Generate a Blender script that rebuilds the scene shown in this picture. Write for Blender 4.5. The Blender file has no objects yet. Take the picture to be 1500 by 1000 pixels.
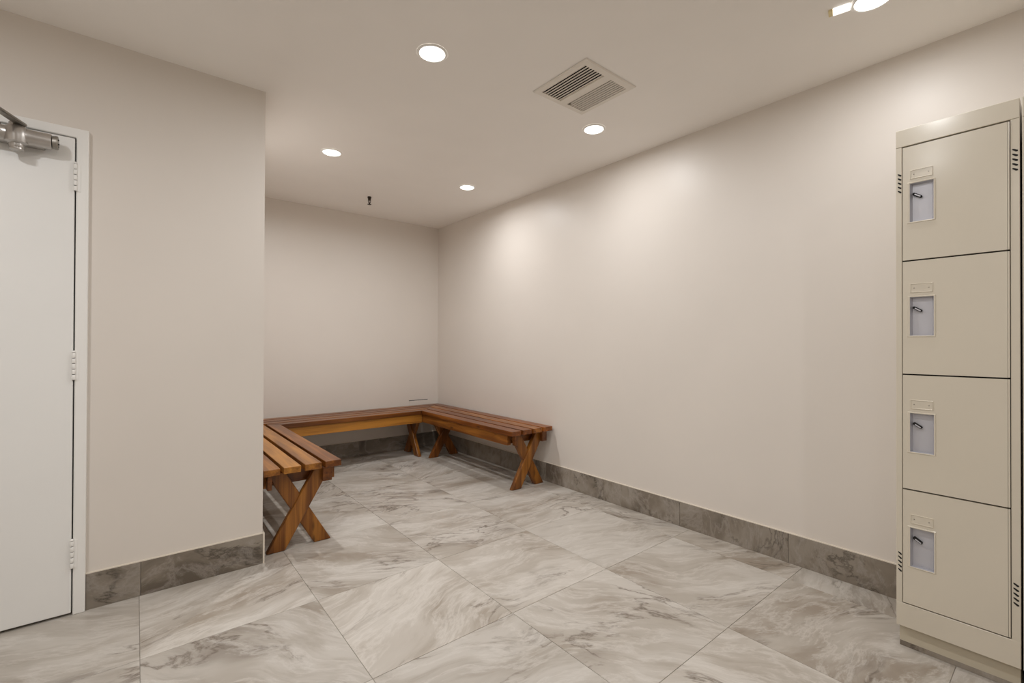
import bpy, bmesh, math, random
from mathutils import Vector, Matrix
random.seed(7)
SC = bpy.context.scene
COL = SC.collection

# ------------------------------------------------------------------ camera, world, exposure
cam_data = bpy.data.cameras.new('camera')
cam = bpy.data.objects.new('camera', cam_data)
COL.objects.link(cam)
SC.camera = cam
cam_data.sensor_fit = 'HORIZONTAL'
cam_data.sensor_width = 36.0
cam_data.lens = 675.5 / 1500.0 * 36.0
cam_data.clip_start = 0.02
R_ = Vector((0.77510354, -0.63182383, 0.00362462))
U_ = Vector((-0.00641487, -0.00213296, 0.99997715))
F_ = Vector((0.63180167, 0.77510908, 0.00570634))
m = Matrix((R_, U_, -F_)).transposed().to_4x4()
m.translation = Vector((0, 0, 1.11552))
cam.matrix_world = m

world = bpy.data.worlds.new('world')
SC.world = world
world.use_nodes = True
world.node_tree.nodes['Background'].inputs[0].default_value = (0.9, 0.85, 0.8, 1)
world.node_tree.nodes['Background'].inputs[1].default_value = 0.05

SC.view_settings.view_transform = 'Standard'
SC.view_settings.look = 'None'
SC.view_settings.gamma = 1.0
SC.view_settings.use_curve_mapping = False
SC.view_settings.exposure = 0.0
SC.cycles.max_bounces = 14
SC.cycles.diffuse_bounces = 10
SC.cycles.glossy_bounces = 6
SC.cycles.sample_clamp_indirect = 6.0
SC.cycles.use_denoising = True
SC.cycles.caustics_reflective = False
SC.cycles.caustics_refractive = False

LAMP_WATTS = 7.1
LAMP_COLOR = (1.0, 1.0, 1.0)

# ------------------------------------------------------------------ room dimensions (metres)
H = 2.40
XW = 2.609          # right wall
YB = 4.508          # alcove end wall
YD = 2.623          # wall with the door
XC = 0.505          # alcove side wall
XL, YF = -1.70, -2.10   # unseen sides of the room behind the camera
BT, BH = 0.010, 0.150   # stone baseboard thickness and height

# ------------------------------------------------------------------ helpers
def new_obj(name, bm, mat, parent=None, pwl=(0, 0, 0), origin=None, color=None, smooth=False):
    """Links bm (built in world coordinates) as one mesh object with its origin at its own centre."""
    bm.normal_update()
    if origin is None:
        lo = Vector((min(v.co.x for v in bm.verts), min(v.co.y for v in bm.verts), min(v.co.z for v in bm.verts)))
        hi = Vector((max(v.co.x for v in bm.verts), max(v.co.y for v in bm.verts), max(v.co.z for v in bm.verts)))
        origin = (lo + hi) / 2
    origin = Vector(origin)
    bmesh.ops.translate(bm, verts=bm.verts, vec=-origin)
    me = bpy.data.meshes.new(name)
    bm.to_mesh(me)
    bm.free()
    if smooth:
        for p in me.polygons:
            p.use_smooth = True
    if mat is not None:
        me.materials.append(mat)
    o = bpy.data.objects.new(name, me)
    COL.objects.link(o)
    if parent is not None:
        o.parent = parent
        o.location = origin - world_loc(parent)
    else:
        o.location = origin
    if color:
        o.color = color
    return o

def world_loc(o):
    v = Vector((0, 0, 0))
    while o is not None:
        v = v + o.location
        o = o.parent
    return v

def empty(name, loc, label=None, cat=None, group=None, kind=None):
    o = bpy.data.objects.new(name, None)
    COL.objects.link(o)
    o.location = loc
    o.empty_display_size = 0.1
    tag(o, label, cat, group, kind)
    return o

def tag(o, label=None, cat=None, group=None, kind=None):
    if label: o['label'] = label
    if cat: o['category'] = cat
    if group: o['group'] = group
    if kind: o['kind'] = kind
    return o

def copy_tree(o, parent=None):
    c = o.copy()
    COL.objects.link(c)
    if parent is not None:
        c.parent = parent
    for ch in list(o.children):
        copy_tree(ch, c)
    return c

def add_box(bm, x0, x1, y0, y1, z0, z1, bevel=0.0, seg=1):
    r = bmesh.ops.create_cube(bm, size=1.0)
    vs = r['verts']
    for v in vs:
        v.co = Vector(((x0 + x1) / 2 + v.co.x * (x1 - x0), (y0 + y1) / 2 + v.co.y * (y1 - y0), (z0 + z1) / 2 + v.co.z * (z1 - z0)))
    if bevel > 0:
        es = {e for v in vs for e in v.link_edges}
        bmesh.ops.bevel(bm, geom=list(es), offset=bevel, segments=seg, affect='EDGES', profile=0.5)
    return bm

def box(*a, **k):
    return add_box(bmesh.new(), *a, **k)

def add_prism(bm, pts, axis, a0, a1, bevel=0.0, seg=1):
    """Polygon pts (2D) extruded along axis ('x': pts are (y,z); 'y': (x,z); 'z': (x,y))."""
    def P(p, a):
        return {'x': (a, p[0], p[1]), 'y': (p[0], a, p[1]), 'z': (p[0], p[1], a)}[axis]
    A = [bm.verts.new(P(p, a0)) for p in pts]
    B = [bm.verts.new(P(p, a1)) for p in pts]
    fs = [bm.faces.new(A), bm.faces.new(B[::-1])]
    n = len(pts)
    for i in range(n):
        fs.append(bm.faces.new((A[i], B[i], B[(i + 1) % n], A[(i + 1) % n])))
    bmesh.ops.recalc_face_normals(bm, faces=fs)
    if bevel > 0:
        es = {e for f in fs for e in f.edges}
        bmesh.ops.bevel(bm, geom=list(es), offset=bevel, segments=seg, affect='EDGES', profile=0.5)
    return bm

def add_lathe(bm, prof, M, n=24, caps=True):
    """prof: (radius, height) list revolved about local z, placed by matrix M."""
    rings = []
    for r, h in prof:
        if r < 1e-6:
            rings.append([bm.verts.new(M @ Vector((0, 0, h)))])
        else:
            rings.append([bm.verts.new(M @ Vector((r * math.cos(2 * math.pi * i / n), r * math.sin(2 * math.pi * i / n), h))) for i in range(n)])
    fs = []
    for a, b in zip(rings[:-1], rings[1:]):
        for i in range(n):
            j = (i + 1) % n
            if len(a) == 1 and len(b) == 1: continue
            if len(a) == 1: fs.append(bm.faces.new((a[0], b[i], b[j])))
            elif len(b) == 1: fs.append(bm.faces.new((a[i], a[j], b[0])))
            else: fs.append(bm.faces.new((a[i], a[j], b[j], b[i])))
    if caps:
        if len(rings[0]) > 1: fs.append(bm.faces.new(rings[0][::-1]))
        if len(rings[-1]) > 1: fs.append(bm.faces.new(rings[-1]))
    bmesh.ops.recalc_face_normals(bm, faces=fs)
    return bm

def T(x, y, z):
    return Matrix.Translation((x, y, z))

def axis_to(p, d):
    """Matrix with local z along d, origin p."""
    return T(*p) @ Vector(d).to_track_quat('Z', 'Y').to_matrix().to_4x4()

def smooth_by_angle(o, ang=35):
    me = o.data
    for p in me.polygons: p.use_smooth = True
    me.set_sharp_from_angle(angle=math.radians(ang))
    return o

# ------------------------------------------------------------------ materials
def mat_base(name):
    mt = bpy.data.materials.new(name)
    mt.use_nodes = True
    nt = mt.node_tree
    return mt, nt, nt.nodes['Principled BSDF']

def N(nt, typ, **kw):
    n = nt.nodes.new(typ)
    for k, v in kw.items():
        setattr(n, k, v)
    return n

def simple(name, col, rough=0.5, metal=0.0, spec=0.5, bump=0.0, bscale=200.0, var=0.0, vscale=4.0, coat=0.0):
    mt, nt, b = mat_base(name)
    b.inputs['Base Color'].default_value = (*col, 1)
    b.inputs['Roughness'].default_value = rough
    b.inputs['Metallic'].default_value = metal
    b.inputs['Specular IOR Level'].default_value = spec
    b.inputs['Coat Weight'].default_value = coat
    tc = N(nt, 'ShaderNodeTexCoord')
    if bump > 0:
        nz = N(nt, 'ShaderNodeTexNoise'); nz.inputs['Scale'].default_value = bscale; nz.inputs['Detail'].default_value = 3
        nt.links.new(tc.outputs['Object'], nz.inputs['Vector'])
        bp = N(nt, 'ShaderNodeBump'); bp.inputs['Strength'].default_value = bump; bp.inputs['Distance'].default_value = 0.001
        nt.links.new(nz.outputs['Fac'], bp.inputs['Height'])
        nt.links.new(bp.outputs['Normal'], b.inputs['Normal'])
    if var > 0:
        nz = N(nt, 'ShaderNodeTexNoise'); nz.inputs['Scale'].default_value = vscale; nz.inputs['Detail'].default_value = 5
        nt.links.new(tc.outputs['Object'], nz.inputs['Vector'])
        rp = N(nt, 'ShaderNodeValToRGB')
        rp.color_ramp.elements[0].position = 0.3; rp.color_ramp.elements[1].position = 0.7
        rp.color_ramp.elements[0].color = (*[c * (1 - var) for c in col], 1)
        rp.color_ramp.elements[1].color = (*[min(1, c * (1 + var)) for c in col], 1)
        nt.links.new(nz.outputs['Fac'], rp.inputs['Fac'])
        nt.links.new(rp.outputs['Color'], b.inputs['Base Color'])
    return mt

def srgb(r, g, b):
    f = lambda c: ((c / 255 + 0.055) / 1.055) ** 2.4 if c > 10 else c / 255 / 12.92
    return (f(r), f(g), f(b))

M_WALL = simple('wall_paint', (0.69, 0.645, 0.596), rough=0.43, spec=0.5, bump=0.10, bscale=260, var=0.015, vscale=2.0)
M_CEIL = simple('ceiling_paint', (0.87, 0.845, 0.815), rough=0.75, bump=0.06, bscale=300, var=0.01)
M_DOOR = simple('door_paint', (0.79, 0.79, 0.775), rough=0.4, bump=0.05, bscale=90, var=0.012, vscale=3)
M_FRAME = simple('frame_paint', (0.81, 0.805, 0.785), rough=0.42, bump=0.06, bscale=140)
M_LOCK = simple('locker_enamel', (0.63, 0.58, 0.485), rough=0.19, bump=0.012, bscale=120, var=0.015, vscale=3)
M_KICK = simple('locker_base_enamel', (0.50, 0.45, 0.35), rough=0.45, var=0.02)
M_POCKET = simple('handle_cup_metal', (0.53, 0.53, 0.57), rough=0.40, metal=0.25, bump=0.02, bscale=300)
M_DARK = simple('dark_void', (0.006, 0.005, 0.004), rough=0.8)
M_BLACK = simple('black_steel', (0.02, 0.018, 0.016), rough=0.45, metal=0.3)
M_STEEL = simple('cast_aluminium', (0.46, 0.44, 0.42), rough=0.33, metal=0.9, bump=0.08, bscale=160, var=0.12, vscale=12)
M_STEEL_D = simple('dull_steel', (0.30, 0.28, 0.25), rough=0.42, metal=0.85, var=0.15, vscale=20)
M_VENT = simple('vent_enamel', (0.74, 0.70, 0.64), rough=0.45)
M_TRIMWHITE = simple('trim_white', (0.85, 0.84, 0.81), rough=0.4)
M_EDGE = simple('edge_strip', (0.70, 0.64, 0.55), rough=0.45)
M_GROUT = simple('grout', (0.33, 0.30, 0.265), rough=0.9, bump=0.3, bscale=400)
M_BRONZE = simple('dark_bronze', (0.035, 0.024, 0.016), rough=0.4, metal=0.7)
M_CAP = simple('yellow_cap', (0.75, 0.64, 0.36), rough=0.5)

def emit(name, col, s):
    mt, nt, b = mat_base(name)
    b.inputs['Base Color'].default_value = (0.9, 0.9, 0.9, 1)
    b.inputs['Emission Color'].default_value = (*col, 1)
    b.inputs['Emission Strength'].default_value = s
    return mt
M_LENS = emit('lamp_lens', (1.0, 0.985, 0.96), 3.0)
M_STRIP = emit('strip_lens', (1.0, 0.98, 0.95), 1.1)

def stone_material(name, cols, gloss):
    """Veined porcelain: object colour gives vein angle (R), pattern offset (G) and tone (B) of each tile."""
    mt, nt, b = mat_base(name)
    L = nt.links.new
    tc = N(nt, 'ShaderNodeTexCoord'); oi = N(nt, 'ShaderNodeObjectInfo')
    sep = N(nt, 'ShaderNodeSeparateColor'); L(oi.outputs['Color'], sep.inputs['Color'])
    ang = N(nt, 'ShaderNodeMath', operation='MULTIPLY'); ang.inputs[1].default_value = math.pi; L(sep.outputs[0], ang.inputs[0])
    rot = N(nt, 'ShaderNodeVectorRotate', rotation_type='Z_AXIS'); L(tc.outputs['Object'], rot.inputs['Vector']); L(ang.outputs[0], rot.inputs['Angle'])
    off = N(nt, 'ShaderNodeMath', operation='MULTIPLY'); off.inputs[1].default_value = 37.0; L(sep.outputs[1], off.inputs[0])
    comb = N(nt, 'ShaderNodeCombineXYZ'); L(off.outputs[0], comb.inputs[0]); L(off.outputs[0], comb.inputs[1]); L(off.outputs[0], comb.inputs[2])
    add = N(nt, 'ShaderNodeVectorMath', operation='ADD'); L(rot.outputs[0], add.inputs[0]); L(comb.outputs[0], add.inputs[1])
    # warp
    wn = N(nt, 'ShaderNodeTexNoise'); wn.inputs['Scale'].default_value = 1.7; wn.inputs['Detail'].default_value = 2
    L(add.outputs[0], wn.inputs['Vector'])
    ws = N(nt, 'ShaderNodeVectorMath', operation='SUBTRACT'); L(wn.outputs['Color'], ws.inputs[0]); ws.inputs[1].default_value = (.5, .5, .5)
    wm = N(nt, 'ShaderNodeVectorMath', operation='SCALE'); L(ws.outputs[0], wm.inputs[0]); wm.inputs['Scale'].default_value = 0.36
    wa = N(nt, 'ShaderNodeVectorMath', operation='ADD'); L(add.outputs[0], wa.inputs[0]); L(wm.outputs[0], wa.inputs[1])
    def stretched(sx, sy, sz, o):
        mp = N(nt, 'ShaderNodeVectorMath', operation='MULTIPLY'); L(wa.outputs[0], mp.inputs[0]); mp.inputs[1].default_value = (sx, sy, sz)
        ad = N(nt, 'ShaderNodeVectorMath', operation='ADD'); L(mp.outputs[0], ad.inputs[0]); ad.inputs[1].default_value = (o, o * 1.7, o * .3)
        return ad.outputs[0]
    def noise(vec, scale, detail, rough=.55, dist=0.0):
        n = N(nt, 'ShaderNodeTexNoise'); n.inputs['Scale'].default_value = scale; n.inputs['Detail'].default_value = detail
        n.inputs['Roughness'].default_value = rough; n.inputs['Distortion'].default_value = dist
        L(vec, n.inputs['Vector']); return n.outputs['Fac']
    def ramp(fac, stops, interp='EASE'):
        r = N(nt, 'ShaderNodeValToRGB'); r.color_ramp.interpolation = interp
        while len(r.color_ramp.elements) < len(stops): r.color_ramp.elements.new(0.5)
        for e, (p, c) in zip(r.color_ramp.elements, stops):
            e.position = p; e.color = (*c, 1) if len(c) == 3 else c
        L(fac, r.inputs['Fac']); return r.outputs['Color']
    def mix(fac, a, c, mode='MIX'):
        x = N(nt, 'ShaderNodeMix', data_type='RGBA', blend_type=mode)
        if isinstance(fac, float): x.inputs[0].default_value = fac
        else: L(fac, x.inputs[0])
        if isinstance(a, tuple): x.inputs[6].default_value = (*a, 1)
        else: L(a, x.inputs[6])
        if isinstance(c, tuple): x.inputs[7].default_value = (*c, 1)
        else: L(c, x.inputs[7])
        return x.outputs[2]
    c_lo, c_mid, c_hi, c_vein, c_white = cols
    bands = noise(stretched(1.0, 3.6, 3.0, 0), 1.0, 8, .58, .15)
    base = ramp(bands, [(0.36, c_lo), (0.48, c_mid), (0.58, c_hi), (0.74, c_mid)])
    blot = noise(stretched(2.2, 3.6, 3.0, 11), 1.0, 4)
    base = mix(ramp(blot, [(0.42, (0, 0, 0)), (0.68, (.5, .5, .5))]), base, c_hi)
    # fine streaks along the vein direction
    st = noise(stretched(3.0, 30, 12, 5), 1.0, 7, .68, .2)
    base = mix(ramp(st, [(0.52, (0, 0, 0)), (0.74, (.45, .45, .45))]), base, c_lo)
    # dark veins: ridge of a stretched noise, masked
    v1 = noise(stretched(1.2, 4.2, 4, 23), 1.0, 9, .60, .2)
    ridge = N(nt, 'ShaderNodeMath', operation='SUBTRACT'); L(v1, ridge.inputs[0]); ridge.inputs[1].default_value = .5
    ab = N(nt, 'ShaderNodeMath', operation='ABSOLUTE'); L(ridge.outputs[0], ab.inputs[0])
    vm = ramp(ab.outputs[0], [(0.0, (1, 1, 1)), (0.006, (.5, .5, .5)), (0.020, (0, 0, 0))])
    msk = ramp(noise(stretched(1.6, 2.6, 2, 41), 1.0, 3), [(0.47, (0, 0, 0)), (0.60, (.95, .95, .95))])
    vmm = mix(1.0, vm, msk, 'MULTIPLY')
    base = mix(vmm, base, c_vein)
    # smudged dark patches beside the veins
    dp = noise(stretched(1.1, 6.0, 5, 61), 1.0, 9, .62, .2)
    base = mix(mix(1.0, ramp(dp, [(0.51, (0, 0, 0)), (0.68, (.55, .55, .55))]), msk, 'MULTIPLY'), base, c_vein)
    # pale veins
    v2 = noise(stretched(1.8, 7.0, 4, 77), 1.0, 9, .68, .2)
    r2 = N(nt, 'ShaderNodeMath', operation='SUBTRACT'); L(v2, r2.inputs[0]); r2.inputs[1].default_value = .52
    a2 = N(nt, 'ShaderNodeMath', operation='ABSOLUTE'); L(r2.outputs[0], a2.inputs[0])
    base = mix(ramp(a2.outputs[0], [(0.0, (.45, .45, .45)), (0.02, (.2, .2, .2)), (0.05, (0, 0, 0))]), base, c_white)
    # tone of the single tile
    tn = N(nt, 'ShaderNodeMapRange'); tn.inputs['To Min'].default_value = .86; tn.inputs['To Max'].default_value = 1.12; L(sep.outputs[2], tn.inputs['Value'])
    tv = N(nt, 'ShaderNodeVectorMath', operation='SCALE'); L(base, tv.inputs[0]); L(tn.outputs[0], tv.inputs['Scale'])
    L(tv.outputs[0], b.inputs['Base Color'])
    b.inputs['Roughness'].default_value = gloss
    b.inputs['Specular IOR Level'].default_value = .45
    return mt

M_TILE = stone_material('floor_porcelain',
    ((0.288, 0.244, 0.197), (0.405, 0.368, 0.322), (0.515, 0.483, 0.44), (0.14, 0.11, 0.085), (0.63, 0.60, 0.56)), 0.38)
M_BASE = stone_material('baseboard_porcelain',
    ((0.125, 0.101, 0.077), (0.208, 0.175, 0.138), (0.29, 0.255, 0.213), (0.07, 0.056, 0.043), (0.38, 0.345, 0.31)), 0.42)

def wood_material(name, axis, dark, mid, light, rough=0.30):
    """Oiled cedar: object colour R shifts the tone, G the pattern, B the redness; axis = grain direction."""
    mt, nt, b = mat_base(name)
    L = nt.links.new
    tc = N(nt, 'ShaderNodeTexCoord'); oi = N(nt, 'ShaderNodeObjectInfo')
    sep = N(nt, 'ShaderNodeSeparateColor'); L(oi.outputs['Color'], sep.inputs['Color'])
    off = N(nt, 'ShaderNodeMath', operation='MULTIPLY'); off.inputs[1].default_value = 53.0; L(sep.outputs[1], off.inputs[0])
    comb = N(nt, 'ShaderNodeCombineXYZ')
    for i in range(3): L(off.outputs[0], comb.inputs[i])
    add = N(nt, 'ShaderNodeVectorMath', operation='ADD'); L(tc.outputs['Object'], add.inputs[0]); L(comb.outputs[0], add.inputs[1])
    sc = {'x': (1.6, 26, 26), 'y': (26, 1.6, 26), 'z': (26, 26, 1.6)}[axis]
    mp = N(nt, 'ShaderNodeVectorMath', operation='MULTIPLY'); L(add.outputs[0], mp.inputs[0]); mp.inputs[1].default_value = sc
    n1 = N(nt, 'ShaderNodeTexNoise'); n1.inputs['Scale'].default_value = 1.0; n1.inputs['Detail'].default_value = 7; n1.inputs['Distortion'].default_value = .6
    L(mp.outputs[0], n1.inputs['Vector'])
    sc2 = tuple(s * (5.0 if s > 2 else 1.5) for s in sc)
    mp2 = N(nt, 'ShaderNodeVectorMath', operation='MULTIPLY'); L(add.outputs[0], mp2.inputs[0]); mp2.inputs[1].default_value = sc2
    n2 = N(nt, 'ShaderNodeTexNoise'); n2.inputs['Scale'].default_value = 1.0; n2.inputs['Detail'].default_value = 3
    L(mp2.outputs[0], n2.inputs['Vector'])
    big = N(nt, 'ShaderNodeTexNoise'); big.inputs['Scale'].default_value = 3.0; big.inputs['Detail'].default_value = 2
    L(add.outputs[0], big.inputs['Vector'])
    s1 = N(nt, 'ShaderNodeMath', operation='MULTIPLY_ADD'); L(n2.outputs['Fac'], s1.inputs[0]); s1.inputs[1].default_value = .30; L(n1.outputs['Fac'], s1.inputs[2])
    s2 = N(nt, 'ShaderNodeMath', operation='MULTIPLY_ADD'); L(big.outputs['Fac'], s2.inputs[0]); s2.inputs[1].default_value = .35; L(s1.outputs[0], s2.inputs[2])
    s3 = N(nt, 'ShaderNodeMath', operation='MULTIPLY_ADD'); L(sep.outputs[0], s3.inputs[0]); s3.inputs[1].default_value = .55; L(s2.outputs[0], s3.inputs[2])
    mr = N(nt, 'ShaderNodeMapRange'); mr.inputs['From Min'].default_value = .70; mr.inputs['From Max'].default_value = 1.5; L(s3.outputs[0], mr.inputs['Value'])
    rp = N(nt, 'ShaderNodeValToRGB')
    rp.color_ramp.elements.new(.5)
    for e, (p, c) in zip(rp.color_ramp.elements, ((0.1, dark), (0.5, mid), (0.95, light))):
        e.position = p; e.color = (*c, 1)
    L(mr.outputs[0], rp.inputs['Fac'])
    # small knots
    vo = N(nt, 'ShaderNodeTexVoronoi'); vo.inputs['Scale'].default_value = 1.0
    ks = tuple(3.4 if s < 2 else 12.0 for s in sc)
    mk = N(nt, 'ShaderNodeVectorMath', operation='MULTIPLY'); L(add.outputs[0], mk.inputs[0]); mk.inputs[1].default_value = ks
    L(mk.outputs[0], vo.inputs['Vector'])
    kr = N(nt, 'ShaderNodeValToRGB'); kr.color_ramp.elements[0].position = .03; kr.color_ramp.elements[0].color = (.8, .8, .8, 1)
    kr.color_ramp.elements[1].position = .13; kr.color_ramp.elements[1].color = (0, 0, 0, 1)
    L(vo.outputs['Distance'], kr.inputs['Fac'])
    mx = N(nt, 'ShaderNodeMix', data_type='RGBA'); L(kr.outputs['Color'], mx.inputs[0]); L(rp.outputs['Color'], mx.inputs[6]); mx.inputs[7].default_value = (*[c * .45 for c in dark], 1)
    red = N(nt, 'ShaderNodeMix', data_type='RGBA', blend_type='MULTIPLY'); L(sep.outputs[2], red.inputs[0]); L(mx.outputs[2], red.inputs[6]); red.inputs[7].default_value = (.95, .62, .75, 1)
    L(red.outputs[2], b.inputs['Base Color'])
    b.inputs['Roughness'].default_value = rough
    b.inputs['Specular IOR Level'].default_value = .42
    bp = N(nt, 'ShaderNodeBump'); bp.inputs['Strength'].default_value = .25; bp.inputs['Distance'].default_value = .0008
    L(n2.outputs['Fac'], bp.inputs['Height']); L(bp.outputs['Normal'], b.inputs['Normal'])
    return mt

W_D, W_M, W_L = (0.052, 0.016, 0.0035), (0.170, 0.060, 0.0085), (0.44, 0.190, 0.030)
M_WOOD = {a: wood_material('cedar_grain_' + a, a, W_D, W_M, W_L) for a in 'xyz'}

# ------------------------------------------------------------------ room shell
def structure(name, bm, mat):
    o = new_obj(name, bm, mat)
    o['kind'] = 'structure'
    return o

structure('wall_right', box(XW, XW + .1, YF, YB + .1, 0, H), M_WALL)
structure('wall_back', box(XC - .1, XW, YB, YB + .1, 0, H), M_WALL)
structure('wall_left', box(XL - .1, XL, YF, YD, 0, H), M_WALL)
structure('wall_front', box(XL - .1, XW + .1, YF - .1, YF, 0, H), M_WALL)
# wall with the doorway and the side of the alcove: one L-shaped body of drywall
DX0, DX1, DZ = -1.03, -0.200, 1.954      # door leaf
FX0, FX1, FZ = DX0 - .043, DX1 + .043, 1.997   # outside of the frame
bm = bmesh.new()
add_box(bm, FX1 - .02, XC, YD, YD + .12, 0, H)
add_box(bm, XL - .1, FX0 + .02, YD, YD + .12, 0, H)
add_box(bm, FX0 + .02, FX1 - .02, YD, YD + .12, FZ - .02, H)
structure('wall_entry', bm, M_WALL)
structure('wall_alcove', box(XC - .1, XC, YD + .12, YB, 0, H), M_WALL)

# ceiling with the opening for the air register
VX0, VX1, VY0, VY1 = 1.588, 1.893, 1.424, 1.716
bm = bmesh.new()
cx = [XL - .1, VX0, VX1, XW + .1]; cy = [YF - .1, VY0, VY1, YB + .1]
for i in range(3):
    for j in range(3):
        if i == 1 and j == 1: continue
        add_box(bm, cx[i], cx[i + 1], cy[j], cy[j + 1], H, H + .06)
bmesh.ops.remove_doubles(bm, verts=bm.verts, dist=1e-5)
structure('ceiling', bm, M_CEIL)

# floor: grout bed and porcelain tiles
floor = structure('floor', box(XL - .1, XW + .1, YF - .1, YB + .1, -.08, -.0022), M_GROUT)
GX = [0.0175 + .6005 * k for k in range(-3, 6)]
GY = [-2.77 + .605 * k for k in range(0, 9)] + [2.71, 3.42, 4.03, 4.64]
GY = [-2.15, -1.545, -.94, -.335, .27, .875, 1.485, 2.09, 2.705, 3.42, 4.03, 4.64]
g = .0009
# vein angle (fraction of 180 degrees), pattern offset and tone of the tiles that show best
TILE_LOOK = {}
tile_mesh = {}
def stone(name, pts, z0, z1, origin, mat, color, parent):
    bm = bmesh.new()
    add_prism(bm, pts, 'z', z0, z1, bevel=.0007)
    return new_obj(name, bm, mat, parent, origin=origin, color=color)
for i in range(len(GX) - 1):
    for j in range(len(GY) - 1):
        x0, x1, y0, y1 = GX[i] + g, GX[i + 1] - g, GY[j] + g, GY[j + 1] - g
        col = TILE_LOOK.get((i, j)) or (random.choice([.06, .12, .2, .28, .85, .93]) + random.uniform(-.03, .03), random.random(), random.uniform(.25, .75))
        col = (*col, 1)
        x0c, x1c, y0c = max(x0, XL), min(x1, XW), max(y0, YF)
        if x1c - x0c < .005: continue
        c = ((GX[i] + GX[i + 1]) / 2, (GY[j] + GY[j + 1]) / 2, -.006)
        if y1 <= YD:
            pts = [(x0c, y0c), (x1c, y0c), (x1c, y1), (x0c, y1)]
        elif y0 < YD:
            if x1 <= XC: pts = [(x0c, y0c), (x1c, y0c), (x1c, YD), (x0c, YD)]
            elif x0 >= XC: pts = [(x0c, y0c), (x1c, y0c), (x1c, y1), (x0c, y1)]
            else: pts = [(x0c, y0c), (x1c, y0c), (x1c, y1), (XC, y1), (XC, YD), (x0c, YD)]
        else:
            if x1 <= XC: continue
            xa = max(x0c, XC); yb = min(y1, YB)
            pts = [(xa, y0c), (x1c, y0c), (x1c, yb), (xa, yb)]
        full = len(pts) == 4 and abs(pts[1][0] - pts[0][0] - (x1 - x0)) < 1e-6 and abs(pts[2][1] - pts[1][1] - (y1 - y0)) < 1e-6 and (i, round(y1 - y0, 3))
        if full and full[1] in tile_mesh:
            o = bpy.data.objects.new('tile', tile_mesh[full[1]]); COL.objects.link(o)
            o.parent = floor; o.location = Vector(c) - floor.location; o.color = col
        else:
            o = stone('tile', pts, -.012, 0, c, M_TILE, col, floor)
            if full: tile_mesh[full[1]] = o.data
# the floor must also run under the locker curb and the doorway: the grout bed does

# stone baseboards: one tile strip after the other, topped by a thin pale edge strip
def baseboard(name, axis, joints, wall, sign, looks=None):
    """axis 'y': runs along y on a wall at x=wall; 'x': along x on a wall at y=wall. sign: side of the room."""
    mid = (joints[0] + joints[-1]) / 2
    e = empty(name, (wall, mid, 0) if axis == 'y' else (mid, wall, 0), kind='structure')
    a, b = (wall, wall + sign * BT) if sign > 0 else (wall + sign * BT, wall)
    for k in range(len(joints) - 1):
        u0, u1 = joints[k] + .0008, joints[k + 1] - .0008
        bm = bmesh.new()
        if axis == 'y': add_box(bm, a, b, u0, u1, 0, BH, bevel=.0006)
        else: add_box(bm, u0, u1, a, b, 0, BH, bevel=.0006)
        lk = (looks or {}).get(k) or (random.choice([0.02, .08, .93]), random.random(), random.uniform(.2, .7))
        new_obj('tile', bm, M_BASE, e, color=(*lk, 1))
    bm = bmesh.new()
    if axis == 'y': add_box(bm, a, b, joints[0], joints[-1], BH, BH + .004)
    else: add_box(bm, joints[0], joints[-1], a, b, BH, BH + .004)
    new_obj('edge_strip', bm, M_EDGE, e)
    return e
baseboard('baseboard_right', 'y', [YF, -1.50, -.88, -.27, .33, .94, 1.55, 2.15, 2.745, 3.35, 3.95, YB], XW, -1)
baseboard('baseboard_back', 'x', [XC + .012, 1.11, 1.72, 2.33, XW - BT], YB, -1)
bl = baseboard('baseboard_entry', 'x', [FX1, .022, XC], YD, -1)
new_obj('end_strip', box(XC, XC + .008, YD - BT, YD + .03, 0, BH + .004), M_EDGE, bl)
baseboard('baseboard_alcove', 'y', [YD + .03, 3.23, 3.84, YB - BT], XC, 1)
baseboard('baseboard_left', 'y', [YF, -1.5, -.9, -.3, .3, .9, 1.5, 2.1, YD - BT], XL, 1)

# ------------------------------------------------------------------ door
door = empty('door_1', ((DX0 + DX1) / 2, YD - .02, 0), kind='structure')
YFR = YD - .022         # face of the frame
bm = bmesh.new()
gap = .0045
# frame section: face plate and return, with a soft outer edge
add_prism(bm, [(FX0, 0), (DX0 - gap, 0), (DX0 - gap, DZ + gap), (DX1 + gap, DZ + gap), (DX1 + gap, 0), (FX1, 0), (FX1, FZ), (FX0, FZ)], 'y', YFR, YD + .10, bevel=.004, seg=2)
new_obj('frame', bm, M_FRAME, door)
new_obj('stop', box(DX0 - gap, DX1 + gap, YD + .045, YD + .075, 0.0, DZ + .01), M_DARK, door)  # near-black sheet behind the leaf, its colour gives the shade in the door gaps
YLEAF = YFR + .001
leaf = new_obj('leaf', box(DX0, DX1, YLEAF, YLEAF + .044, .011, DZ, bevel=.0025, seg=2), M_DOOR, door)
for zc in (1.7925, 1.018, .249):
    bm = bmesh.new()
    hz = .056; n = 5; yk = YFR - .004; xk = DX1 + gap / 2
    seg = 2 * hz / n
    for k in range(n):
        add_lathe(bm, [(.0055, -hz + k * seg + .0012), (.0065, -hz + k * seg + .003), (.0065, -hz + (k + 1) * seg - .003), (.0055, -hz + (k + 1) * seg - .0012)], T(xk, yk, zc), n=14)
    add_lathe(bm, [(.0045, hz), (.006, hz + .003), (.003, hz + .008), (0, hz + .009)], T(xk, yk, zc), n=14)
    add_box(bm, xk - .001, xk + .016, YFR - .0022, YFR + .002, zc - hz, zc + hz)
    h = new_obj('hinge', bm, M_FRAME, door)
    smooth_by_angle(h)
    bm = bmesh.new(); add_lathe(bm, [(.004, -hz), (.004, hz)], T(xk, yk, zc), n=10)
    new_obj('hinge_pin', bm, M_DARK, h)

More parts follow.
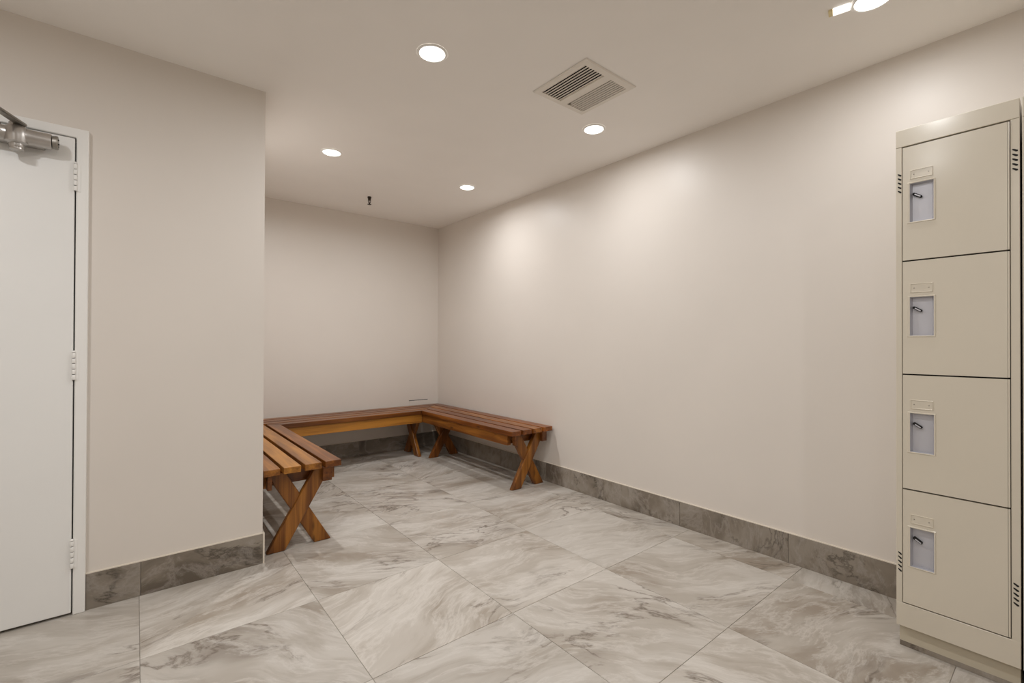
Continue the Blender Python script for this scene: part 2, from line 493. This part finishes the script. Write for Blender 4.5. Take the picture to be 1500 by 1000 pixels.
# door closer: aluminium body with a pinion boss and a lever arm
CLZ = 1.9045; CLY = YFR - .048
closer = empty('door_closer', (-.43, CLY, CLZ), 'silver metal door closer mounted high across the white door, its arm reaching up', 'door closer')
bm = bmesh.new()
Mx = axis_to((-.262, CLY, CLZ), (-1, 0, 0))
add_lathe(bm, [(.0285, 0), (.0295, .004), (.0295, .05), (.031, .06), (.031, .08), (.0295, .09), (.0295, .24), (.027, .25)], Mx, n=28)
smooth_by_angle(new_obj('body', bm, M_STEEL, closer))
bm = bmesh.new()
add_box(bm, -.50, -.285, CLY + .018, YFR, CLZ - .026, CLZ + .026, bevel=.004, seg=2)
new_obj('mounting_plate', bm, M_STEEL, closer)
bm = bmesh.new()
add_lathe(bm, [(.012, 0), (.024, .002), (.0265, .012), (.0265, .016), (.0245, .018)], axis_to((-.262, CLY, CLZ), (1, 0, 0)), n=24)
cap = smooth_by_angle(new_obj('end_cap', bm, M_STEEL_D, closer))
bm = bmesh.new()
for k in range(5):
    a = k * 2 * math.pi / 5
    add_lathe(bm, [(.0035, 0), (.003, .0022)], axis_to((-.2445, CLY + .014 * math.cos(a), CLZ + .014 * math.sin(a)), (1, 0, 0)), n=8)
tag(new_obj('screw', bm, M_DARK, cap), kind='stuff')
bm = bmesh.new()
PX = -.357
add_lathe(bm, [(.020, -.052), (.022, -.046), (.022, -.036), (.033, -.030), (.036, -.010), (.036, .014), (.030, .028), (.022, .036), (.022, .044)], T(PX, CLY - .004, CLZ), n=28)
smooth_by_angle(new_obj('pinion_housing', bm, M_STEEL, closer))
bm = bmesh.new()
add_lathe(bm, [(.019, -.058), (.021, -.056), (.021, -.050)], T(PX, CLY - .004, CLZ), n=24)
smooth_by_angle(new_obj('pinion_cap', bm, M_STEEL, closer))
# arm: flat forged lever rising away from the pinion towards the left
def bar(bm, p0, p1, w, t, up=(0, 0, 1), w1=None):
    p0 = Vector(p0); p1 = Vector(p1); d = (p1 - p0).normalized()
    s = d.cross(Vector(up)).normalized(); u = s.cross(d).normalized()
    w1 = w1 or w
    vs = []
    for p, ww in ((p0, w), (p1, w1)):
        for a, b_ in ((-1, -1), (1, -1), (1, 1), (-1, 1)):
            vs.append(bm.verts.new(p + s * a * ww / 2 + u * b_ * t / 2))
    fs = [(0, 1, 2, 3), (7, 6, 5, 4), (0, 4, 5, 1), (1, 5, 6, 2), (2, 6, 7, 3), (3, 7, 4, 0)]
    ff = [bm.faces.new([vs[i] for i in f]) for f in fs]
    bmesh.ops.recalc_face_normals(bm, faces=ff)
    bmesh.ops.bevel(bm, geom=list({e for f in ff for e in f.edges}), offset=min(w, t) * .25, segments=2, affect='EDGES')
bm = bmesh.new()
bar(bm, (PX + .016, CLY - .006, CLZ + .040), (PX - .09, CLY - .25, CLZ + .052), .030, .012, w1=.022)
arm = new_obj('arm', bm, M_STEEL_D, closer)
bm = bmesh.new()
bar(bm, (PX - .09, CLY - .25, CLZ + .066), (PX - .25, CLY + .02, CLZ + .085), .022, .008)
new_obj('forearm', bm, M_STEEL_D, closer)
bm = bmesh.new()
add_lathe(bm, [(.013, 0), (.013, .012), (.008, .014), (.008, .018)], T(PX - .09, CLY - .25, CLZ + .045), n=16)
new_obj('elbow_bolt', bm, M_STEEL, closer)
bm = bmesh.new()
add_box(bm, PX - .28, PX - .22, CLY, YFR, CLZ + .060, CLZ + .092, bevel=.003)
new_obj('shoe', bm, M_STEEL_D, closer)
bm = bmesh.new()
add_lathe(bm, [(.007, -.004), (.007, .006), (.004, .008)], T(-.405, CLY - .004, CLZ + .029), n=12)
new_obj('adjusting_screw', bm, M_STEEL_D, closer)

# ------------------------------------------------------------------ benches
SZ0, SZ1 = .425, .460
MX0, MX1, MY0 = .907, 2.175, 4.062    # inner corners of the mitred U
def slat(parent, pts, axis, look):
    bm = bmesh.new()
    add_prism(bm, pts, 'z', SZ0, SZ1, bevel=.002, seg=1)
    return new_obj('slat', bm, M_WOOD[axis], parent, color=(*look, 1))
def cross_leg(parent, axis, c, off, tdir, looks):
    """Two crossing boards in the plane of the bench end. axis 'y': plane faces y (bench runs along y)."""
    hw, s, top = .046, .1225, SZ0 - .002
    for k, sg in enumerate((1, -1)):
        pts = [(c - sg * s - hw, 0), (c - sg * s + hw, 0), (c + sg * s + hw, top), (c + sg * s - hw, top)]
        a0 = off + (0.0 if k == 0 else tdir * .010)
        a1 = a0 + tdir * .038
        bm = bmesh.new()
        add_prism(bm, pts, axis, min(a0, a1), max(a0, a1), bevel=.006, seg=2)
        new_obj('leg', bm, M_WOOD['z'], parent, color=(*looks[k], 1))
def wood_box(parent, name, axis, look, *b):
    return new_obj(name, box(*b, bevel=.003, seg=2), M_WOOD[axis], parent, color=(*look, 1))

def side_bench(loc, label, xs, sign, looks, cxl):
    """Bench running along y; sign +1: the mitre cuts the far end away towards +x side inner edge MX0 (left bench)."""
    t = empty('slatted_bench', loc, label, 'bench', 'cedar benches in the alcove')
    for (x0, x1), lk in zip(xs, looks):
        if sign > 0: f = lambda x: MY0 + (MX0 - x) - .002
        else: f = lambda x: MY0 + (x - MX1) - .002
        slat(t, [(x0, YN), (x1, YN), (x1, f(x1)), (x0, f(x0))], 'y', lk)
    a, b = xs[0][0], xs[-1][1]
    for xa, inner in ((a + .012, sign < 0), (b - .050, sign > 0)):
        fend = (MY0 + .02) if inner else (MY0 + .36)
        wood_box(t, 'apron', 'y', (.55, .3 + xa, .25), xa, xa + .036, YN + .075, fend, SZ0 - .080, SZ0)
    for xa, wa in ((cxl - .172, .022), (cxl + .107, .05)):
        wood_box(t, 'leg_block', 'y', (.35, .2 + xa, .3), xa, xa + wa, YN + .018, YN + .052, SZ0 - .078, SZ0)
    cross_leg(t, 'y', cxl, YN + .055, 1, ((.55, .21, .12), (.5, .63, .12)))
    cross_leg(t, 'y', cxl, 3.985, 1, ((.4, .33, .3), (.45, .83, .3)))
    for yy in (YN + .110, 3.93):
        wood_box(t, 'cross_rail', 'x', (.4, .4, .3), a + .05, b - .052, yy, yy + .036, SZ0 - .078, SZ0)
    return t
YN = 2.640
side_bench((.705, 3.3, 0), 'slatted cedar bench with crossed legs against the alcove side wall, nearest the door', [(.512, .590), (.608, .693), (.714, .800), (.821, .907)], 1,
           [(.55, .12, .15), (.95, .37, .0), (.8, .71, .05), (.45, .55, .35)], .705)
YN = 2.662
side_bench((2.39, 3.3, 0), 'slatted cedar bench with crossed legs along the long wall with the lockers', [(2.175, 2.263), (2.284, 2.370), (2.391, 2.477), (2.498, 2.590)], -1,
           [(.38, .18, .55), (.42, .47, .6), (.7, .83, .35), (.5, .29, .6)], 2.390)
t = empty('slatted_bench', (1.54, 4.28, 0), 'slatted cedar bench across the far end wall, joining the other two benches', 'bench', 'cedar benches in the alcove')
for (y0, y1), lk in zip([(4.062, 4.148), (4.169, 4.255), (4.276, 4.362), (4.383, 4.470)], [(.42, .13, .35), (.55, .43, .25), (.42, .69, .4), (.5, .91, .35)]):
    l = lambda y: max(MX0 - (y - MY0) + .002, XC + .012)
    r = lambda y: MX1 + (y - MY0) - .002
    pts = [(l(y0), y0), (r(y0), y0), (r(y1), y1), (l(y1), y1)]
    slat(t, pts, 'x', lk)
wood_box(t, 'apron', 'x', (.98, .35, .0), MX0 - .012, MX1 + .010, MY0 + .014, MY0 + .05, SZ0 - .084, SZ0)
wood_box(t, 'apron', 'x', (.6, .65, .2), .56, 2.52, 4.40, 4.436, SZ0 - .084, SZ0)
cross_leg(t, 'x', 4.27, 2.158, 1, ((.6, .27, .15), (.5, .77, .2)))
cross_leg(t, 'x', 4.27, .93, -1, ((.5, .17, .15), (.5, .57, .2)))
for xx in (2.08, .97):
    wood_box(t, 'cross_rail', 'y', (.4, .4, .3), xx, xx + .036, 4.115, 4.398, SZ0 - .078, SZ0)

# ------------------------------------------------------------------ access panel just above the far bench
p = empty('access_panel', (2.37, YB, .40), 'flat beige access panel with a thin dark top gap above the far bench', 'panel')
new_obj('cover', box(2.262, 2.478, YB - .006, YB, .30, .505, bevel=.0015), M_WALL, p)
new_obj('shadow_gap', box(2.259, 2.481, YB - .003, YB, .505, .5115), M_DARK, p)

# ------------------------------------------------------------------ lockers
KL = 2.200 / 2.251
HC = 1.11552
def lz(z): return HC + (z - HC) * KL
def ly(y): return y * KL
XF = 2.200
L0, L1 = ly(.119), ly(.4385)
LB, LT = .081, lz(1.9335)
curb = structure('trim_1', box(XF + .020, XW - BT - .001, -.62, L1 - .006, 0, .019, bevel=.001), None)
curb.data.materials.append(M_BASE); curb.color = (.05, .6, .55, 1)
lock = empty('locker', ((XF + XW) / 2, (L0 + L1) / 2, .019), 'tall beige four-door metal locker standing on a low stone curb', 'locker', 'beige metal lockers')
D0, D1 = ly(.1425), ly(.4185)        # doors, in y
HY = .005                             # hinge strip
zs = [lz(1.860), lz(1.434), lz(1.007), lz(.576), lz(.147)]
xb = XW - BT - .004
fr = .0018
# carcass: sides, top, back
bm = bmesh.new()
add_box(bm, XF + .001, xb, L0, L0 + .0015, LB, LT)
add_box(bm, XF + .001, xb, L1 - .0015, L1, LB, LT)
add_box(bm, XF + .001, xb, L0 + .0015, L1 - .0015, LT - .0015, LT)
add_box(bm, xb - .0015, xb, L0 + .0015, L1 - .0015, LB, LT - .0015)
add_box(bm, XF + .02, xb, L0 + .0015, L1 - .0015, LB, LB + .0015)
new_obj('carcass', bm, M_LOCK, lock)
new_obj('stile', box(XF, XF + .016, L0, D0 - .0022, LB + .0645, zs[0] + .0082, bevel=.0012), M_LOCK, lock)
new_obj('stile', box(XF, XF + .016, D1 + .0022, L1, LB + .0645, zs[0] + .0082, bevel=.0012), M_LOCK, lock)
new_obj('top_rail', box(XF - .0005, XF + .016, L0, L1, zs[0] + .0088, LT, bevel=.0012), M_LOCK, lock)
new_obj('bottom_rail', box(XF - .0005, XF + .016, L0, L1, LB, zs[4] - .0022, bevel=.0015), M_LOCK, lock)
new_obj('base', box(XF + .020, xb, L0 + .002, L1 - .006, .019, LB), M_KICK, lock)
new_obj('interior', box(XF + .018, XF + .030, L0 + .002, L1 - .002, LB + .002, LT - .002), M_DARK, lock)
for k in range(4):
    z1, z0 = zs[k] - .0026 + (.006 if k == 0 else 0), zs[k + 1] + .0026
    y0, y1 = D0 + HY, D1
    ref = z1 if k else zs[0] + .0038
    # handle cup, given by the photo's offsets below the top edge of each door
    dz_t, dz_b = .133 * 1.0, .281 * 1.0
    hy0, hy1 = ly(.3275), ly(.4035)
    hz1 = {0: lz(1.7255), 1: lz(1.2995), 2: lz(.866), 3: lz(.439)}[k]
    hz0 = hz1 - .150 * KL
    xt = XF + .016
    bm = bmesh.new()
    ys = [y0, hy0, hy1, y1]; zz = [z0, hz0, hz1, z1]
    for a in range(3):
        for c in range(3):
            if a == 1 and c == 1: continue
            add_box(bm, XF - .001, xt, ys[a], ys[a + 1], zz[c], zz[c + 1])
    bmesh.ops.remove_doubles(bm, verts=bm.verts, dist=1e-6)
    # drop the inner faces shared by neighbouring cells
    seen = {}
    for f in list(bm.faces):
        key = tuple(sorted(v.index for v in f.verts))
    bm.verts.index_update()
    for f in list(bm.faces):
        seen.setdefault(tuple(sorted(v.index for v in f.verts)), []).append(f)
    bmesh.ops.delete(bm, geom=[f for fs in seen.values() if len(fs) > 1 for f in fs], context='FACES')
    d = new_obj('door', bm, M_LOCK, lock)
    new_obj('hinge_strip', box(XF - .002, XF + .012, D0 - .0005, D0 + HY - .0008, z0, z1, bevel=.0012, seg=2), M_LOCK, d)
    # pressed metal handle cup: rim, sloped walls, flat back
    bm = bmesh.new()
    xr, xbk = XF - .0035, XF + .014
    r, s = .008, .004
    def loop(ya, yb, za, zb, x): return [bm.verts.new((x, ya, za)), bm.verts.new((x, yb, za)), bm.verts.new((x, yb, zb)), bm.verts.new((x, ya, zb))]
    def shell(ls, cap):
        ff = []
        for A, B in zip(ls[:-1], ls[1:]):
            for q in range(4):
                ff.append(bm.faces.new((A[q], A[(q + 1) % 4], B[(q + 1) % 4], B[q])))
        if cap: ff.append(bm.faces.new(ls[-1]))
        bmesh.ops.recalc_face_normals(bm, faces=ff)
        f = ff[-1]
        if f.normal.x > 0: bmesh.ops.reverse_faces(bm, faces=ff)
    shell([loop(hy0 - .002, hy1 + .002, hz0 - .002, hz1 + .002, XF - .001), loop(hy0, hy1, hz0, hz1, xr),
           loop(hy0 + .003, hy1 - .006, hz0 + .003, hz1 - .003, xr + .0005)], False)
    rim = new_obj('cup_rim', bm, M_LOCK, d)
    bm = bmesh.new()
    xbk = XF + .0155
    shell([loop(hy0 + .003, hy1 - .006, hz0 + .003, hz1 - .003, xr + .0005),
           loop(hy0 + .0085, hy1 - .0110, hz0 + .004, hz1 - .006, xbk)], True)
    cup = new_obj('handle_cup', bm, M_POCKET, d)
    cup['label'] = 'pale grey metal handle cup'
    # slotted latch lever
    lyc, lzc = hy0 + (hy1 - hy0) * .66, hz1 - .047
    bm = bmesh.new()
    u = Vector((0, -.82, -.57)).normalized(); w = Vector((0, -.57, .82)).normalized()
    def oval(hl, hw_, x0_, x1_):
        pts = []
        for q in range(16):
            a = 2 * math.pi * q / 16
            off = hl - hw_ if math.cos(a) > 0 else -(hl - hw_)
            pts.append(u * (off + hw_ * math.cos(a)) + w * hw_ * math.sin(a))
        A = [bm.verts.new(Vector((x0_, lyc, lzc)) + p_) for p_ in pts]; B = [bm.verts.new(Vector((x1_, lyc, lzc)) + p_) for p_ in pts]
        fs = [bm.faces.new(A), bm.faces.new(B[::-1])]
        for q in range(16): fs.append(bm.faces.new((A[q], B[q], B[(q + 1) % 16], A[(q + 1) % 16])))
        bmesh.ops.recalc_face_normals(bm, faces=fs)
    oval(.0150, .0046, XF + .004, xbk + .001)
    lat = new_obj('latch_slot', bm, M_DARK, d)
    bm = bmesh.new()
    lyc, lzc = lyc - .0016, lzc - .0016
    oval(.0100, .0020, XF + .002, XF + .006)
    new_obj('latch_lever', bm, M_POCKET, d)
    # number plate holder: raised lip on an embossed field
    py0, py1 = ly(.333), ly(.397); pz0, pz1 = hz1 + .013, hz1 + .046
    bm = bmesh.new()
    for (ya, yb, za, zb) in ((py0, py1, pz0, pz0 + .003), (py0, py1, pz1 - .0025, pz1), (py0, py0 + .0025, pz0 + .003, pz1 - .0025), (py1 - .0025, py1, pz0 + .003, pz1 - .0025)):
        add_box(bm, XF - .0032, XF + .001, ya, yb, za, zb, bevel=.0006)
    pl = new_obj('plate_frame', bm, M_LOCK, d)
    bm = bmesh.new(); add_box(bm, XF - .0016, XF + .001, py0 + .002, py1 - .002, pz0 + .002, pz1 - .002)
    new_obj('name_plate', bm, M_LOCK, d)
    bm = bmesh.new()
    for yy in (py0 + .011, py1 - .011):
        add_lathe(bm, [(.0019, 0), (.0012, .0012)], axis_to((XF - .0016, yy, (pz0 + pz1) / 2), (-1, 0, 0)), n=10)
    tag(new_obj('rivet', bm, M_STEEL_D, d), kind='stuff')
# slanted air slots in the stiles
for (yc, zc, sl) in ((ly(.1295), lz(1.7315), 1), (ly(.4275), lz(1.7315), 1), (ly(.1295), lz(.297), 1), (ly(.4275), lz(.297), 1)):
    bm = bmesh.new()
    hwid = .0062 if yc < .2 else .0052
    for q in range(5):
        z = zc + (q - 2) * .0155
        pts = [(yc - hwid, z - .0045), (yc - hwid * .3, z - .0050), (yc + hwid, z + .0020), (yc + hwid, z + .0060), (yc + hwid * .2, z + .0042), (yc - hwid, z - .0005)]
        add_prism(bm, pts, 'x', XF - .0008, XF + .004)
    tag(new_obj('air_slot', bm, M_DARK, lock), kind='stuff')
lock2 = copy_tree(lock)
lock2.location.y -= (L1 - L0) + .0050
lock2['label'] = 'second beige metal locker past the dark gap, only its edge in view'

# ------------------------------------------------------------------ ceiling register
vent = empty('ceiling_vent', ((VX0 + VX1) / 2, (VY0 + VY1) / 2, H), 'square white two-way ceiling air vent with dark slots on one half', 'vent')
ox0, ox1, oy0, oy1 = 1.555, 1.922, 1.386, 1.748
bm = bmesh.new()
# bevelled flange, built as four mitred boards
o_ = [(ox0, oy0), (ox1, oy0), (ox1, oy1), (ox0, oy1)]; i_ = [(VX0, VY0), (VX1, VY0), (VX1, VY1), (VX0, VY1)]
vo = [bm.verts.new((x, y, H - .001)) for x, y in o_]
v2 = [bm.verts.new((x + (.005 if x < 1.7 else -.005), y + (.005 if y < 1.6 else -.005), H - .006)) for x, y in o_]
vi = [bm.verts.new((x, y, H - .006)) for x, y in i_]
vu = [bm.verts.new((x, y, H + .012)) for x, y in i_]
for q in range(4):
    r = (q + 1) % 4
    bm.faces.new((vo[q], vo[r], v2[r], v2[q])); bm.faces.new((v2[q], v2[r], vi[r], vi[q])); bm.faces.new((vi[q], vi[r], vu[r], vu[q]))
bmesh.ops.recalc_face_normals(bm, faces=bm.faces)
new_obj('frame', bm, M_VENT, vent)
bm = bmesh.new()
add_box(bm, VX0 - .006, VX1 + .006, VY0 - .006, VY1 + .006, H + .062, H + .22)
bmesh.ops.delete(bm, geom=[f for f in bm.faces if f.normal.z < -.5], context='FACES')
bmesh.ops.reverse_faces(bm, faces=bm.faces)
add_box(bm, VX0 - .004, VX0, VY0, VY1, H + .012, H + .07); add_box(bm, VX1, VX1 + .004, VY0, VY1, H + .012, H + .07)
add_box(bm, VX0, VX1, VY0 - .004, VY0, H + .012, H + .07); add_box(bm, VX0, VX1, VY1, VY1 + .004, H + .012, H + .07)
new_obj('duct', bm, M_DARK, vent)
def vslat(x, tilt, w=.0098):
    bm = bmesh.new()
    c, s = math.cos(math.radians(tilt)), math.sin(math.radians(tilt))
    th = .0008
    pts = [(x + a * w * c - b_ * th * s, H - .001 + a * w * s + b_ * th * c) for a, b_ in ((-1, -1), (1, -1), (1, 1), (-1, 1))]
    add_prism(bm, pts, 'y', VY0, VY1)
    return bm
first = None
for k in range(8):
    new_obj('slat', vslat(VX0 + .006 + k * .0176, 22, .0085), M_VENT, vent)
for k in range(8):
    new_obj('slat', vslat(VX1 - .006 - k * .0162, -30, .0041), M_VENT, vent)
xm0, xm1 = VX0 + .136, VX1 - .124
new_obj('centre_bar', box(xm0, xm1, VY0, VY1, H - .006, H + .002), M_VENT, vent)
bm = bmesh.new()
add_prism(bm, [(xm1 + .008, H - .010), (xm1 + .014, H - .010), (xm1 + .022, H - .002), (xm1 + .016, H - .002)], 'y', VY1 - .012, VY1 - .004)
new_obj('damper_lever', bm, M_STEEL_D, vent)

# ------------------------------------------------------------------ sprinkler
sp = empty('fire_sprinkler', (1.575, 3.915, H), 'small dark pendent fire sprinkler on the ceiling above the far bench', 'sprinkler')
sx, sy = 1.575, 3.915
bm = bmesh.new(); add_lathe(bm, [(.016, 0), (.016, -.010), (.0145, -.014), (.0125, -.016), (.0125, -.030)], T(sx, sy, H), n=16)
smooth_by_angle(new_obj('body', bm, M_BRONZE, sp))
bm = bmesh.new()
for s_ in (-1, 1):
    bar(bm, (sx + s_ * .010, sy, H - .026), (sx + s_ * .0105, sy, H - .044), .005, .005, up=(0, 1, 0))
    bar(bm, (sx + s_ * .0105, sy, H - .043), (sx + s_ * .002, sy, H - .060), .005, .005, up=(0, 1, 0))
new_obj('frame_arm', bm, M_BRONZE, sp)
bm = bmesh.new(); add_lathe(bm, [(.0028, -.030), (.0028, -.056)], T(sx, sy, H), n=10)
new_obj('bulb', bm, simple('sprinkler_bulb', (.10, .03, .02), rough=.2), sp)
bm = bmesh.new(); add_lathe(bm, [(.005, -.056), (.007, -.064), (.017, -.066), (.017, -.0675), (.006, -.068)], T(sx, sy, H), n=18)
new_obj('deflector', bm, M_BRONZE, sp)

# ------------------------------------------------------------------ downlights
def downlight(x, y, label, k=1.0, spread=178):
    t = empty('ceiling_light', (x, y, H), label, 'light', 'round recessed ceiling downlights')
    bm = bmesh.new()
    add_lathe(bm, [(.0560, -.0040), (.0585, -.0055), (.0640, -.0050), (.0680, -.0005)], T(x, y, H), n=40, caps=False)
    smooth_by_angle(new_obj('trim_ring', bm, M_TRIMWHITE, t))
    bm = bmesh.new()
    add_lathe(bm, [(.0565, -.0030), (.0500, -.0062), (.030, -.0085), (0, -.0095)], T(x, y, H), n=40, caps=False)
    for f in bm.faces:
        if f.normal.z > 0: f.normal_flip()
    smooth_by_angle(new_obj('lens', bm, M_LENS, t), 60)
    ld = bpy.data.lights.new('lamp', 'AREA')
    ld.shape = 'DISK'; ld.size = .04
    ld.energy = LAMP_WATTS * k
    ld.color = LAMP_COLOR
    ld.spread = math.radians(spread)
    lo = bpy.data.objects.new('lamp', ld)
    COL.objects.link(lo)
    lo.parent = t
    lo.location = (0, 0, -.012)
    return t
downlight(1.007, 1.801, 'bright round downlight over open floor, between the door wall corner and the vent', 1.1)
downlight(1.011, 3.166, 'round downlight over the alcove beside the bench nearest the door', 1.9, 170)
downlight(2.095, 3.160, 'round downlight closest to the far ceiling corner of the alcove', .88, 172)
downlight(2.110, 1.822, 'round downlight just beyond the square air vent, near the long wall', .72)
downlight(2.112, .478, 'round downlight cut by the top of the photo, beside a short white strip', .55)
for x, y, k, l in ((1.01, .48, .6, 'round downlight out of the frame overhead of the camera'),
                (-.85, 1.30, 1.9, 'round downlight out of the frame in front of the white door'),
                (-1.19, .10, .8, 'round downlight out of the frame by the unseen side wall'),
                (.22, .62, .4, 'round downlight out of the frame overhead, between the camera and the door'),
                (1.01, -.87, 1.0, 'round downlight out of the frame behind the camera, middle of the row'),
                (-1.19, -.87, 1.0, 'round downlight out of the frame behind the camera, near the unseen corner')):
    downlight(x, y, l, k)

# slim white strip beside the cut-off downlight
st = empty('strip_light', (2.075, .55, H), 'short slim white strip fixture with a yellowish end by the cut-off downlight', 'light')
def rbox(name, u0, u1, hw, z0, z1, mat):
    d = Vector((.018, -.07, 0)).normalized(); n = Vector((d.y, -d.x, 0)); o = Vector((2.067, .602, 0))
    pts = [o + d * u0 - n * hw, o + d * u1 - n * hw, o + d * u1 + n * hw, o + d * u0 + n * hw]
    bm = bmesh.new(); add_prism(bm, [(p_.x, p_.y) for p_ in pts], 'z', z0, z1, bevel=.0015)
    return new_obj(name, bm, mat, st)
rbox('diffuser', .010, .064, .018, H - .010, H, M_STRIP)
rbox('end_cap', -.004, .010, .017, H - .010, H, M_CAP)
